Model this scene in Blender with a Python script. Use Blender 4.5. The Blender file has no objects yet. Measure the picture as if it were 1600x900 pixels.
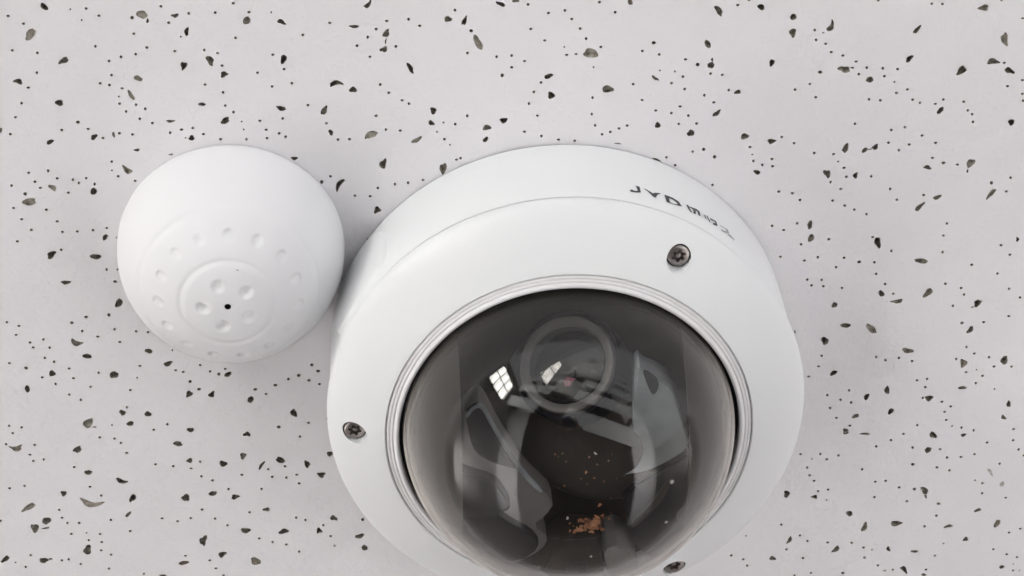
"""White acoustic ceiling tile with a round sound pickup and a smoked dome camera, seen from below."""
WORLD_STRENGTH = 0.73
EXPOSURE = 0.77
WINDOW_STRENGTH = 13.5
DOME_TINT = (.80, .795, .79)
DOME_F0 = .028
DOME_RIM_SHEEN = (.004, .85)
PINS = {"s":[[-129.47,99.22],[-126.48,95.68],[-117.36,70.28],[-97.84,89.52],[-81.33,60.84],[-80.84,58.17],[-98.38,55.79],[-70.93,96.74],[-20.74,58.81],[-22.71,55.71],[15.61,83.13],[24.41,76.21],[44.41,74.55],[48.95,74.1],[115.69,68.8],[-121.17,45.34],[-121.45,22.02],[100.13,41.93],[149.41,-35.4],[155.88,-43.02],[143.18,-56.87],[97.95,-68.15],[103.67,-84.71],[152.54,-78.61],[144.04,-103.85],[168.41,-113.25],[170.73,-116.06],[120.13,-105.47],[-118.56,-29.21],[-127.7,-46.81],[-106.89,-19.29],[-138.97,-88.57],[-162.89,-99.48],[-18.84,51.18],[73.54,45.13],[77.6,-98.15]],"n":[[-147.77,97.52],[-143.47,94.92],[-124.89,99.36],[-121.34,96.94],[-147.54,86.33],[-140.23,85.3],[-140.96,78.84],[-143.87,73.94],[-146.3,68.84],[-148.55,64.18],[-150.57,58.57],[-135.15,59.49],[-127.27,59.65],[-123.11,56.44],[-118.08,57.92],[-114.19,57.43],[-111.57,90.82],[-123.1,87.05],[-119.41,82.12],[-115.84,83.34],[-111.45,84.12],[-108.06,86.23],[-119.04,77.41],[-122.58,74.8],[-119.88,74.14],[-116.22,72.97],[-117.34,67.88],[-112.47,67.37],[-115.57,65.2],[-109.85,65.95],[-111.69,62.61],[-108.02,61.1],[-103.05,99.48],[-101.13,94.14],[-95.11,97.0],[-87.33,97.06],[-81.89,99.97],[-77.44,96.96],[-81.79,88.74],[-99.91,84.81],[-91.22,84.95],[-87.32,83.85],[-86.26,79.7],[-91.56,73.53],[-86.38,70.82],[-85.94,66.36],[-83.62,64.09],[-99.42,58.64],[-96.04,59.09],[-102.92,57.66],[-92.99,56.94],[-87.91,55.05],[-80.18,54.78],[-53.86,92.87],[-61.96,89.11],[-71.05,82.89],[-67.93,78.05],[-75.81,77.04],[-65.79,73.25],[-71.74,72.35],[-37.05,93.06],[-40.23,90.48],[-42.8,87.93],[-46.05,85.18],[-42.3,81.44],[-34.53,84.66],[-30.62,93.47],[-27.4,91.25],[-16.88,96.09],[-13.31,81.89],[-4.59,80.44],[-39.48,72.11],[-36.96,69.31],[-33.03,66.67],[-30.99,65.49],[-40.98,61.66],[-13.52,60.89],[-38.15,56.91],[-33.81,56.46],[-17.17,58.17],[-20.47,53.13],[-0.1,80.74],[-0.1,76.81],[-69.03,61.58],[-75.87,60.96],[-74.13,57.87],[-70.25,56.51],[-68.37,55.31],[-73.97,55.04],[-61.25,65.84],[-55.9,59.58],[-52.66,53.88],[-49.18,53.95],[4.73,97.36],[10.81,94.44],[15.64,95.16],[17.71,92.28],[20.27,89.07],[5.56,89.35],[9.72,85.45],[22.08,85.76],[26.52,82.84],[16.35,80.52],[19.13,80.71],[3.73,78.78],[8.75,71.49],[6.55,68.38],[5.11,64.49],[7.69,60.35],[3.78,55.01],[8.94,53.39],[14.1,51.98],[19.07,51.45],[24.27,66.01],[24.11,60.44],[25.18,56.59],[27.37,53.41],[29.84,54.16],[32.5,55.29],[34.96,56.21],[25.9,97.55],[30.61,94.15],[36.46,70.2],[39.0,81.19],[44.07,79.89],[48.05,70.21],[51.41,72.32],[52.08,68.11],[39.29,64.73],[43.5,61.09],[48.29,60.09],[50.85,62.25],[53.47,59.07],[50.64,56.31],[56.05,56.33],[52.01,78.08],[59.74,73.12],[63.29,72.59],[58.11,65.84],[61.06,63.37],[65.47,67.42],[67.05,95.62],[70.27,97.16],[90.49,86.78],[91.06,83.48],[94.07,82.13],[95.87,79.37],[99.47,78.1],[103.57,75.96],[106.95,73.83],[104.7,71.74],[111.83,73.49],[116.37,73.09],[112.49,70.78],[116.58,65.05],[119.83,66.15],[121.69,62.62],[124.02,61.52],[108.32,63.05],[111.81,62.68],[89.96,68.75],[85.58,67.03],[92.01,64.26],[104.53,54.85],[115.83,52.39],[119.96,53.21],[125.49,50.24],[128.76,60.96],[131.05,62.42],[137.4,61.48],[138.92,58.49],[140.31,57.14],[140.82,54.49],[150.4,66.4],[154.78,68.34],[155.2,63.71],[155.62,61.31],[148.72,74.32],[125.11,94.57],[128.34,94.38],[152.98,89.02],[109.03,96.02],[146.05,95.24],[82.33,50.92],[86.22,48.71],[115.29,48.04],[129.88,47.57],[-121.05,48.36],[-119.48,43.25],[-114.49,41.5],[-140.33,45.73],[-146.23,45.25],[-137.85,43.07],[-144.62,42.11],[-143.17,39.97],[-133.13,42.49],[-131.44,41.28],[-129.15,42.93],[-151.75,41.0],[-134.88,38.06],[-151.85,33.23],[-141.97,32.32],[-149.73,29.25],[-139.06,28.14],[-147.1,25.41],[-137.75,24.45],[-133.22,24.42],[-128.42,24.78],[-124.19,25.38],[-151.67,21.49],[-138.65,18.08],[-125.3,10.65],[-121.82,10.54],[92.56,45.1],[98.6,44.59],[102.09,39.7],[103.03,36.54],[110.71,36.48],[101.49,32.31],[99.24,28.26],[103.09,26.39],[106.17,24.88],[110.08,23.11],[79.69,43.41],[80.0,40.9],[82.3,31.98],[86.56,31.24],[89.06,28.79],[116.88,31.86],[119.24,27.94],[127.52,29.39],[118.68,45.34],[121.71,47.25],[129.29,42.37],[137.22,39.79],[154.18,34.7],[153.31,29.87],[80.79,19.84],[84.51,18.24],[88.59,20.51],[98.83,14.53],[90.18,12.96],[83.97,8.65],[91.55,7.02],[95.72,8.11],[104.0,7.67],[101.68,4.32],[113.71,5.69],[114.49,1.47],[118.79,9.7],[112.56,14.85],[92.82,0.06],[97.39,-0.21],[94.3,-2.1],[98.07,-2.51],[117.63,-2.32],[135.57,19.02],[134.8,14.68],[135.01,8.73],[144.61,3.84],[153.3,10.65],[156.44,7.13],[153.08,0.36],[136.82,-2.82],[141.94,-4.57],[104.0,-3.35],[120.47,-5.99],[143.06,-7.02],[139.81,-11.11],[150.22,-17.46],[158.11,-15.51],[161.08,-8.66],[157.26,-5.35],[98.95,-28.41],[98.19,-32.37],[95.2,-36.15],[116.56,-29.49],[119.58,-30.74],[123.91,-29.98],[128.25,-31.4],[145.43,-26.66],[148.17,-29.23],[153.06,-30.79],[142.48,-31.09],[146.1,-36.2],[151.53,-37.79],[154.97,-34.37],[160.7,-34.57],[149.62,-40.48],[130.38,-38.77],[133.62,-38.39],[133.28,-41.5],[139.13,-47.3],[142.15,-49.2],[140.28,-51.3],[141.1,-54.43],[146.33,-57.61],[150.42,-58.82],[108.61,-41.81],[101.65,-43.47],[106.02,-45.4],[109.52,-46.57],[102.77,-48.43],[105.07,-52.34],[109.64,-55.55],[131.7,-56.15],[163.56,-58.79],[132.76,-45.66],[127.48,-59.37],[123.49,-61.66],[118.81,-63.94],[100.63,-66.29],[94.17,-66.12],[106.61,-67.08],[102.86,-68.45],[96.6,-71.45],[114.75,-72.81],[97.56,-74.59],[99.16,-76.87],[100.71,-81.01],[103.91,-80.49],[130.81,-64.88],[139.93,-65.78],[139.48,-72.97],[143.71,-74.33],[142.51,-69.21],[147.1,-69.13],[151.51,-68.22],[155.25,-63.75],[163.79,-63.18],[165.92,-66.85],[167.84,-69.32],[160.16,-72.27],[155.09,-79.91],[155.32,-83.9],[163.39,-86.0],[127.48,-80.55],[122.84,-77.75],[119.41,-77.94],[119.55,-84.09],[130.48,-86.17],[140.74,-92.38],[137.1,-96.59],[141.51,-108.75],[161.04,-106.88],[165.77,-109.11],[169.35,-110.44],[169.42,-98.81],[165.73,-100.24],[138.96,-114.4],[168.55,-115.98],[127.7,-114.02],[124.92,-114.37],[122.55,-112.03],[117.81,-108.61],[117.22,-104.44],[113.12,-102.38],[105.07,-101.94],[97.09,-107.99],[98.22,-101.01],[95.59,-98.69],[91.38,-104.22],[89.17,-94.03],[100.11,-114.25],[94.6,-115.09],[-157.51,-7.35],[-153.88,-8.81],[-155.01,-12.06],[-146.73,-14.04],[-150.99,-15.02],[-150.15,-16.88],[-145.04,-17.11],[-146.85,-20.84],[-144.07,-22.36],[-158.06,-22.42],[-148.25,-28.06],[-144.29,-30.66],[-139.58,-25.02],[-138.52,-28.7],[-140.3,-34.77],[-136.83,-36.88],[-133.4,-32.12],[-130.51,-26.94],[-134.44,-11.4],[-129.78,-13.55],[-124.36,-10.97],[-123.06,-15.78],[-117.76,-12.01],[-114.05,-12.43],[-117.41,-24.82],[-121.03,-33.75],[-122.53,-40.23],[-110.19,-47.13],[-114.59,-49.06],[-106.29,-26.87],[-103.97,-27.55],[-160.2,-45.9],[-156.32,-46.65],[-161.79,-52.95],[-159.29,-48.74],[-152.75,-53.52],[-154.59,-57.22],[-150.38,-59.23],[-153.68,-59.67],[-131.94,-51.38],[-127.26,-52.04],[-125.39,-53.71],[-123.82,-57.66],[-140.89,-62.56],[-114.87,-62.4],[-109.24,-63.35],[-162.19,-70.01],[-157.36,-69.25],[-136.46,-70.35],[-133.13,-73.99],[-147.02,-79.03],[-146.4,-82.22],[-144.81,-84.39],[-140.99,-84.47],[-130.67,-83.65],[-114.09,-83.72],[-109.14,-85.05],[-104.82,-83.94],[-124.72,-88.35],[-143.91,-88.76],[-134.55,-89.19],[-138.41,-91.54],[-134.26,-92.41],[-134.66,-95.75],[-131.61,-97.61],[-145.54,-98.94],[-141.78,-100.97],[-147.75,-99.24],[-132.64,-103.21],[-121.44,-105.74],[-157.71,-96.78],[-159.72,-101.42],[-107.4,-99.02],[-103.55,-64.37],[-98.49,-25.15],[-95.51,-27.64],[-90.7,-26.82],[-78.3,-36.72],[-70.98,-31.34],[-61.23,-33.57],[-65.18,-48.15],[-68.18,-53.38],[-100.55,-61.89],[-100.45,-67.61],[-96.97,-69.35],[-87.4,-67.53],[-91.98,-72.95],[-81.33,-73.29],[-85.61,-82.37],[-100.99,-80.71],[-96.95,-84.49],[-93.02,-87.31],[-78.83,-65.63],[-77.68,-68.68],[-73.39,-64.66],[-69.76,-68.13],[-73.11,-69.12],[-69.11,-71.56],[-70.59,-85.04],[-67.58,-86.12],[-82.95,-92.95],[-78.69,-94.61],[-74.22,-95.76],[-70.1,-98.8],[-99.55,-101.16],[-97.72,-104.47],[-95.35,-107.41],[-61.85,-88.45],[-59.58,-92.94],[-58.4,-96.89],[-59.0,-46.86],[-55.3,41.38],[-48.07,34.4],[-41.05,36.92],[-43.42,34.04],[-35.79,38.05],[-31.76,38.38],[-27.18,39.27],[-16.88,46.01],[-15.66,46.46],[55.19,46.69],[47.18,44.9],[49.97,42.12],[61.67,34.88],[72.72,47.72],[73.99,42.89],[76.8,41.47],[73.04,-105.99],[77.1,-107.72],[78.5,-110.35]],"m":[[-130.19,62.0],[-111.73,96.08],[-12.11,89.18],[-2.97,74.22],[42.34,83.8],[55.73,76.27],[92.9,72.71],[-147.91,38.01],[-122.95,6.26],[132.8,40.54],[148.38,33.07],[108.84,6.01],[143.25,-17.59],[131.33,-71.46],[132.63,-81.38],[141.07,-87.54],[110.85,-114.68],[-152.99,-24.38],[-132.86,-6.23],[-137.47,-8.19],[-125.73,-5.71],[-92.81,-28.71],[-99.35,-34.18],[-81.57,-34.84],[-75.17,-33.47],[-67.66,-30.05],[-64.49,-32.04],[-63.38,-26.27],[-61.49,-28.64],[-74.75,-49.42],[-48.93,-86.67],[-58.09,39.47],[-44.28,18.86],[58.52,47.33],[62.0,44.67]]}
BLOBS = [[-137.11,100.24,0.9,-0.93,-0.63,-0.73,"d"],[-141.77,91.4,1.5,1.75,0.82,-0.86,"g"],[-132.75,82.53,1.55,0.74,0.29,-0.87,"m"],[-146.76,76.04,1.32,-0.3,-0.22,-0.88,"d"],[-135.18,68.64,1.32,-0.04,-0.08,-1.02,"d"],[-108.86,97.04,1.53,-0.86,-0.57,-1.16,"g"],[-107.27,94.92,0.19,0.86,0.32,-0.07,"d"],[-99.22,96.38,1.08,-0.03,-0.04,-0.67,"m"],[-96.05,91.15,0.19,1.4,0.65,-0.08,"d"],[-78.18,94.28,0.72,1.24,0.87,-0.59,"m"],[-97.56,79.9,0.64,1.32,0.83,-0.47,"d"],[-89.67,81.38,0.45,-1.65,-1.0,-0.37,"m"],[-85.79,76.72,1.19,0.57,0.3,-0.83,"d"],[-111.37,76.14,1.33,-0.3,-0.2,-0.88,"g"],[-113.69,70.5,0.92,-1.69,-0.53,-0.38,"g"],[-92.87,66.98,1.19,-0.03,-0.03,-0.59,"d"],[-102.54,61.54,1.29,0.09,0.01,-0.48,"d"],[-86.2,61.25,1.33,0.65,0.34,-0.94,"d"],[-96.61,55.68,0.91,-0.03,-0.05,-0.92,"d"],[-125.7,56.89,1.08,0.65,0.31,-0.71,"d"],[-119.83,57.48,0.15,-0.9,-0.47,-0.13,"g"],[-139.0,55.53,1.09,0.65,0.3,-0.71,"d"],[-153.31,59.9,0.08,0.92,0.47,-0.01,"g"],[-42.43,98.66,1.2,1.25,0.42,-0.49,"db"],[-68.01,93.5,1.13,-0.62,-0.33,-0.7,"d"],[-46.68,91.49,1.56,-0.04,-0.01,-0.52,"d"],[-67.94,81.27,0.33,1.65,0.83,-0.19,"d"],[-37.33,88.94,0.74,1.34,0.73,-0.49,"m"],[-37.49,86.43,0.17,0.93,0.23,-0.05,"d"],[-38.11,83.76,1.08,0.66,0.39,-0.79,"m"],[-30.39,77.41,0.88,-1.77,-0.63,-0.38,"d"],[-18.9,93.17,1.09,-0.03,-0.01,-1.04,"m"],[-14.03,92.52,0.42,1.65,0.59,-0.19,"d"],[-3.31,97.67,1.29,-0.55,-0.23,-0.68,"d"],[-10.09,85.18,0.99,-2.42,-1.0,-0.49,"g"],[-52.74,72.74,2.13,0.36,0.11,-0.84,"dB"],[-47.65,70.62,1.15,-0.03,-0.03,-1.02,"d"],[-69.27,65.04,1.54,-0.35,-0.15,-0.74,"db"],[-56.43,63.82,0.6,1.66,0.76,-0.33,"m"],[-54.7,56.34,0.13,-1.02,-0.67,-0.11,"m"],[-42.58,55.07,2.21,0.6,0.23,-1.11,"gB"],[-28.8,53.15,1.49,1.12,0.38,-0.64,"g"],[-23.72,62.91,1.01,-0.03,-0.02,-1.14,"d"],[-24.36,58.75,0.9,-0.4,-0.28,-0.81,"m"],[-7.65,56.65,1.23,0.47,0.28,-0.88,"m"],[-2.52,59.01,1.21,-0.03,-0.0,-0.93,"d"],[-8.06,52.61,0.76,0.83,0.44,-0.52,"d"],[1.13,98.59,1.04,-0.03,0.0,-0.62,"g"],[34.97,97.42,0.54,-1.01,-0.61,-0.37,"m"],[23.53,80.75,2.47,-0.45,-0.17,-1.47,"g"],[10.94,73.47,1.17,0.58,0.35,-0.83,"d"],[11.76,67.0,0.3,1.29,0.93,-0.3,"d"],[28.91,68.69,1.86,-0.42,-0.16,-1.16,"m"],[43.12,71.96,1.09,-0.86,-0.27,-0.43,"m"],[44.21,56.06,0.31,1.02,0.79,-0.34,"d"],[54.35,53.09,0.87,0.82,0.69,-0.9,"m"],[62.17,59.65,0.99,1.13,0.5,-0.55,"d"],[70.98,51.46,1.34,0.23,0.19,-0.98,"m"],[68.17,66.64,0.9,0.45,0.32,-0.69,"d"],[59.79,75.9,0.68,0.92,0.76,-0.71,"m"],[60.06,77.81,-0.02,0.59,0.34,-0.01,"d"],[58.48,83.06,0.69,-1.26,-0.77,-0.48,"m"],[61.44,93.83,0.95,-1.7,-0.77,-0.48,"m"],[74.0,94.71,0.82,-0.87,-0.61,-0.69,"d"],[32.16,50.09,0.98,-0.03,0.01,-0.28,"m"],[83.83,91.27,1.06,-0.03,0.05,-1.0,"d"],[83.95,85.99,0.17,1.5,1.05,-0.23,"m"],[95.24,87.81,0.79,1.67,0.78,-0.5,"mb"],[93.14,85.86,0.32,0.2,0.13,-0.23,"d"],[78.11,76.26,0.34,1.2,0.74,-0.31,"d"],[100.14,73.42,1.85,-0.23,-0.02,-1.12,"m"],[102.53,73.9,0.63,-0.02,0.02,-0.32,"d"],[108.18,69.76,1.11,0.43,0.38,-0.97,"m"],[121.35,86.08,0.93,1.31,0.55,-0.49,"d"],[119.77,76.49,1.01,0.97,0.51,-0.63,"d"],[135.82,71.98,1.31,1.28,0.76,-0.93,"d"],[140.83,92.75,1.54,-0.04,0.09,-1.05,"m"],[148.22,82.2,0.72,-2.18,-1.05,-0.29,"g"],[145.32,74.79,1.95,-0.05,0.08,-0.97,"m"],[150.58,71.58,1.48,-0.61,-0.23,-0.96,"d"],[130.5,58.73,0.74,1.07,0.65,-0.58,"d"],[152.64,54.05,0.64,-1.07,-0.77,-0.5,"d"],[79.35,49.51,1.17,0.32,0.26,-0.91,"d"],[-113.3,52.07,0.86,-0.02,-0.03,-0.49,"d"],[-116.69,45.32,1.14,-1.2,-0.64,-0.78,"m"],[-139.41,39.86,1.06,-0.78,-0.48,-0.8,"g"],[-146.85,35.2,2.23,0.16,-0.01,-1.28,"g"],[-127.23,38.28,0.49,1.24,0.88,-0.41,"d"],[-126.76,40.7,0.15,0.65,0.33,-0.08,"d"],[-124.91,22.13,0.64,1.11,0.56,-0.41,"d"],[-141.71,16.47,1.4,1.03,0.48,-0.95,"d"],[-128.29,15.31,1.69,-0.23,-0.15,-1.02,"d"],[-138.1,6.4,1.46,-0.14,-0.1,-0.8,"d"],[-103.13,50.25,0.72,-0.02,-0.02,-0.33,"m"],[102.14,46.43,0.54,1.49,0.88,-0.47,"m"],[108.2,45.7,0.71,0.69,0.52,-0.65,"d"],[111.29,46.61,0.78,0.76,0.59,-0.74,"m"],[109.76,45.88,0.94,0.26,0.06,-0.22,"d"],[97.01,37.78,0.77,-1.38,-0.83,-0.54,"m"],[98.22,34.83,0.22,0.48,0.31,-0.21,"d"],[105.83,36.9,0.36,1.0,0.7,-0.38,"d"],[128.0,39.05,1.14,-0.26,-0.06,-0.77,"d"],[141.22,40.07,0.82,1.49,0.96,-0.73,"g"],[140.55,37.4,0.05,0.66,0.3,-0.07,"m"],[148.61,29.22,1.17,1.74,0.62,-0.56,"m"],[131.88,28.47,1.27,0.36,0.24,-0.77,"m"],[126.63,25.28,1.46,1.45,0.5,-0.62,"m"],[92.62,19.88,0.04,1.59,0.8,-0.1,"m"],[93.23,15.1,0.37,1.39,0.92,-0.4,"m"],[114.36,12.72,0.46,-2.12,-0.93,-0.16,"d"],[128.51,5.74,2.24,-0.16,0.04,-0.93,"m"],[158.38,12.57,0.05,0.79,0.51,-0.12,"d"],[116.7,-5.87,0.87,-0.82,-0.54,-0.79,"d"],[101.98,-9.64,0.94,0.49,0.37,-0.82,"d"],[121.84,-8.87,1.8,0.24,0.16,-0.82,"m"],[131.51,-6.0,1.06,1.59,0.84,-0.78,"m"],[147.73,-10.36,1.1,0.91,0.64,-0.94,"d"],[146.26,-11.79,0.6,0.1,0.07,-0.29,"m"],[146.09,-20.31,0.76,1.17,0.68,-0.64,"d"],[105.85,-17.3,1.62,0.11,0.13,-0.95,"d"],[114.28,-18.84,1.76,-1.96,-0.64,-0.78,"g"],[99.67,-22.9,0.31,-1.49,-1.2,-0.21,"d"],[126.52,-27.41,1.81,-0.43,-0.09,-1.07,"m"],[144.94,-32.75,0.61,-1.56,-1.08,-0.44,"m"],[158.14,-32.11,0.64,1.55,1.05,-0.7,"m"],[103.19,-35.09,1.09,0.9,0.46,-0.71,"d"],[120.92,-42.18,0.31,-1.46,-0.91,-0.16,"d"],[114.43,-44.59,0.73,1.1,0.64,-0.62,"d"],[134.75,-45.85,1.31,-0.05,0.09,-1.17,"d"],[122.68,-50.49,0.9,0.92,0.52,-0.68,"d"],[145.3,-42.23,1.49,0.1,0.1,-0.61,"d"],[161.06,-49.06,0.31,-1.29,-0.71,-0.13,"d"],[159.89,-54.17,0.88,-0.71,-0.31,-0.6,"m"],[111.25,-51.94,1.15,0.47,0.28,-0.77,"m"],[108.34,-57.31,0.84,-0.03,0.05,-0.81,"d"],[89.9,-19.16,0.14,-0.71,-0.25,-0.04,"m"],[108.5,-58.25,0.89,-0.03,0.04,-0.69,"d"],[114.72,-58.91,1.73,-0.06,0.03,-0.5,"m"],[137.24,-60.22,1.22,-1.17,-0.51,-0.8,"d"],[147.25,-60.52,0.97,0.17,0.14,-0.62,"m"],[136.05,-66.01,0.73,1.13,0.74,-0.72,"d"],[90.33,-81.77,0.33,1.31,1.02,-0.48,"d"],[99.67,-83.28,1.11,-0.04,0.04,-0.77,"d"],[111.65,-90.42,1.12,-0.04,0.07,-1.1,"d"],[136.03,-82.08,1.23,-1.2,-0.58,-0.91,"m"],[136.58,-84.48,0.4,-0.74,-0.35,-0.24,"d"],[154.45,-90.7,1.26,0.37,0.19,-0.63,"m"],[161.42,-96.35,0.95,1.25,0.72,-0.81,"m"],[117.01,-96.07,0.43,1.81,0.88,-0.41,"m"],[127.52,-95.05,1.97,0.05,0.12,-1.11,"d"],[145.0,-96.89,1.41,0.25,0.14,-0.65,"d"],[151.29,-102.43,0.91,0.27,0.25,-0.83,"d"],[92.21,-100.45,0.67,1.56,0.53,-0.38,"m"],[108.02,-104.8,1.02,1.3,0.57,-0.67,"d"],[86.89,-107.72,1.18,-0.17,-0.02,-0.79,"d"],[125.61,-105.43,0.23,-1.11,-0.58,-0.1,"d"],[134.46,-106.76,1.13,-0.04,0.04,-0.59,"d"],[131.54,-114.17,1.04,-1.41,-0.58,-0.62,"d"],[164.56,-114.36,0.92,-0.04,0.06,-0.73,"m"],[138.31,-116.5,0.87,-0.03,0.04,-0.6,"d"],[157.38,-75.6,0.88,-1.58,-0.43,-0.3,"f"],[161.63,-80.54,0.44,1.09,0.64,-0.44,"f"],[-122.51,-1.56,0.68,1.78,0.9,-0.43,"db"],[-136.55,-15.51,1.9,-0.91,-0.36,-0.93,"mb"],[-133.6,-20.7,1.54,-0.15,-0.11,-0.89,"d"],[-145.03,-26.74,1.0,-0.03,-0.1,-1.19,"d"],[-153.31,-32.15,0.27,-1.25,-0.83,-0.32,"d"],[-125.71,-27.88,1.36,0.53,0.3,-1.31,"d"],[-114.31,-19.45,1.24,-0.12,-0.1,-0.89,"d"],[-108.55,-24.29,1.45,0.25,0.08,-0.94,"d"],[-123.98,-42.25,0.83,-0.64,-0.52,-0.93,"d"],[-116.08,-43.02,1.11,-0.04,-0.07,-1.03,"d"],[-121.94,-46.47,1.25,0.35,0.13,-0.83,"d"],[-135.13,-45.82,1.58,1.43,0.75,-1.24,"g"],[-133.33,-47.41,0.76,-0.03,-0.02,-0.31,"m"],[-102.01,-31.22,0.6,-0.02,-0.03,-0.54,"d"],[-102.59,-35.96,0.95,1.04,0.6,-0.79,"d"],[-102.96,-49.6,1.12,-0.04,-0.06,-0.98,"d"],[-158.78,-54.47,2.14,0.15,-0.02,-1.04,"mb"],[-139.4,-55.79,1.39,0.71,0.33,-1.08,"d"],[-136.51,-64.78,1.2,-0.25,-0.19,-0.98,"d"],[-107.24,-54.74,1.44,-0.36,-0.21,-1.03,"m"],[-103.94,-61.43,1.0,-0.25,-0.19,-0.91,"d"],[-126.15,-68.47,1.84,-0.69,-0.26,-0.9,"db"],[-145.12,-72.66,0.97,-0.04,-0.08,-1.07,"d"],[-156.81,-77.77,2.18,1.49,0.41,-0.98,"g"],[-123.13,-75.44,0.79,1.45,0.81,-0.63,"d"],[-105.96,-75.9,1.39,-0.05,-0.08,-1.45,"m"],[-136.64,-76.83,3.45,-1.05,-0.31,-1.23,"gb"],[-124.9,-81.71,0.99,1.09,0.33,-0.46,"m"],[-151.5,-83.3,1.5,0.26,0.08,-1.38,"m"],[-155.5,-86.08,0.4,-1.94,-1.11,-0.44,"m"],[-151.99,-86.21,1.55,0.27,0.02,-0.32,"g"],[-166.04,-98.06,1.3,1.19,0.46,-0.81,"d"],[-153.58,-99.07,1.45,-0.06,-0.1,-1.16,"d"],[-151.45,-98.57,0.68,-0.03,-0.03,-0.39,"d"],[-139.12,-95.44,0.69,1.85,1.18,-0.6,"m"],[-108.04,-101.85,1.62,0.22,0.05,-0.97,"d"],[-115.26,-106.77,1.31,-0.05,-0.03,-0.46,"d"],[-166.21,-82.74,0.36,-0.01,-0.05,-0.51,"d"],[-89.92,-28.98,1.2,0.61,0.28,-0.82,"d"],[-95.47,-36.25,0.89,0.97,0.55,-0.72,"d"],[-83.3,-38.74,0.54,1.23,0.86,-0.52,"d"],[-69.79,-44.28,0.29,-1.56,-1.03,-0.29,"d"],[-85.04,-51.89,1.19,-0.35,-0.2,-0.89,"d"],[-93.21,-62.99,1.32,-0.39,-0.26,-1.13,"d"],[-86.63,-60.18,0.92,1.02,0.61,-0.8,"m"],[-80.92,-64.1,1.02,1.6,0.4,-0.36,"m"],[-74.75,-62.28,1.42,-0.87,-0.45,-1.04,"d"],[-66.26,-64.14,0.17,-1.54,-0.86,-0.15,"d"],[-97.16,-74.55,1.24,0.49,0.23,-0.96,"d"],[-89.93,-76.11,1.33,0.23,0.09,-1.0,"d"],[-80.08,-81.51,1.15,-0.04,-0.03,-0.79,"d"],[-87.25,-89.64,1.61,-0.24,-0.13,-1.13,"d"],[-101.21,-93.16,0.55,2.02,1.05,-0.4,"m"],[-74.8,-90.46,1.6,0.35,0.14,-1.07,"d"],[-95.33,-98.96,1.25,0.5,0.29,-1.2,"d"],[-84.62,-102.15,1.36,-1.28,-0.78,-1.25,"m"],[-58.76,-60.37,1.01,-0.04,-0.03,-1.05,"d"],[-61.87,-68.43,1.41,-0.2,-0.11,-1.0,"d"],[-58.37,-85.74,1.24,-0.46,-0.23,-0.93,"m"],[-50.04,-93.31,1.5,0.43,0.18,-0.95,"d"],[-48.62,-98.08,0.31,-1.15,-0.98,-0.4,"m"],[-63.23,-90.68,0.93,-0.04,-0.04,-1.14,"d"],[-66.13,47.84,1.03,-0.2,-0.11,-0.65,"d"],[-52.55,38.5,1.29,1.96,0.59,-0.5,"dB"],[-39.18,45.2,0.48,1.86,0.93,-0.31,"d"],[-21.0,42.99,0.17,1.93,1.09,-0.14,"m"],[-41.35,29.13,1.02,-0.03,-0.03,-1.26,"d"],[75.2,38.91,0.92,-0.61,-0.34,-0.72,"d"],[44.08,44.22,1.26,-0.55,-0.12,-0.4,"d"]]
LETTERS = [[[73.18,22.56],[72.06,22.66],[72.01,26.17],[73.37,27.16],[74.65,27.33],[74.8,26.39],[74.22,25.76],[73.61,26.2],[72.78,25.71],[72.87,23.56]],[[71.12,22.99],[70.47,23.1],[68.78,24.47],[68.22,23.64],[66.81,22.74],[66.74,23.16],[67.62,24.43],[68.39,26.92],[68.96,26.56],[70.03,24.44]],[[65.69,22.74],[64.86,22.55],[64.53,23.83],[64.56,26.05],[64.12,26.9],[65.5,27.04]],[[64.86,22.55],[63.38,22.6],[61.88,23.33],[61.24,25.81],[63.25,26.79],[64.29,26.9],[64.57,26.22],[63.57,26.46],[62.46,25.79],[62.44,24.83],[63.5,23.89],[64.53,23.83]],[[59.71,23.04],[59.2,22.95],[58.78,25.32],[58.46,26.44],[58.92,26.64],[59.36,25.24]],[[58.87,23.3],[56.71,22.4],[55.88,23.15],[56.25,23.74],[57.14,23.7],[58.63,23.82]],[[58.16,24.23],[57.18,24.05],[57.51,26.46],[58.17,26.43],[57.81,25.08]],[[56.62,23.71],[55.99,23.43],[55.96,25.58],[56.52,25.94]],[[54.71,23.29],[54.35,23.16],[54.04,25.18],[54.43,25.29]],[[53.89,22.9],[53.52,22.74],[52.92,25.72],[53.34,25.94]],[[52.72,22.97],[50.84,22.35],[50.76,25.05],[52.09,26.03],[52.13,24.69],[51.28,24.35],[51.37,23.37],[52.57,24.01]],[[49.69,23.13],[48.35,22.5],[47.07,21.99],[46.7,23.78],[48.24,25.61],[49.33,26.2],[49.44,25.12],[48.2,24.61],[47.56,23.71],[48.05,22.85],[49.41,23.51]],[[47.15,24.81],[46.21,24.38],[45.18,25.02],[45.11,25.85],[46.09,25.75],[47.07,25.86]]]
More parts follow.
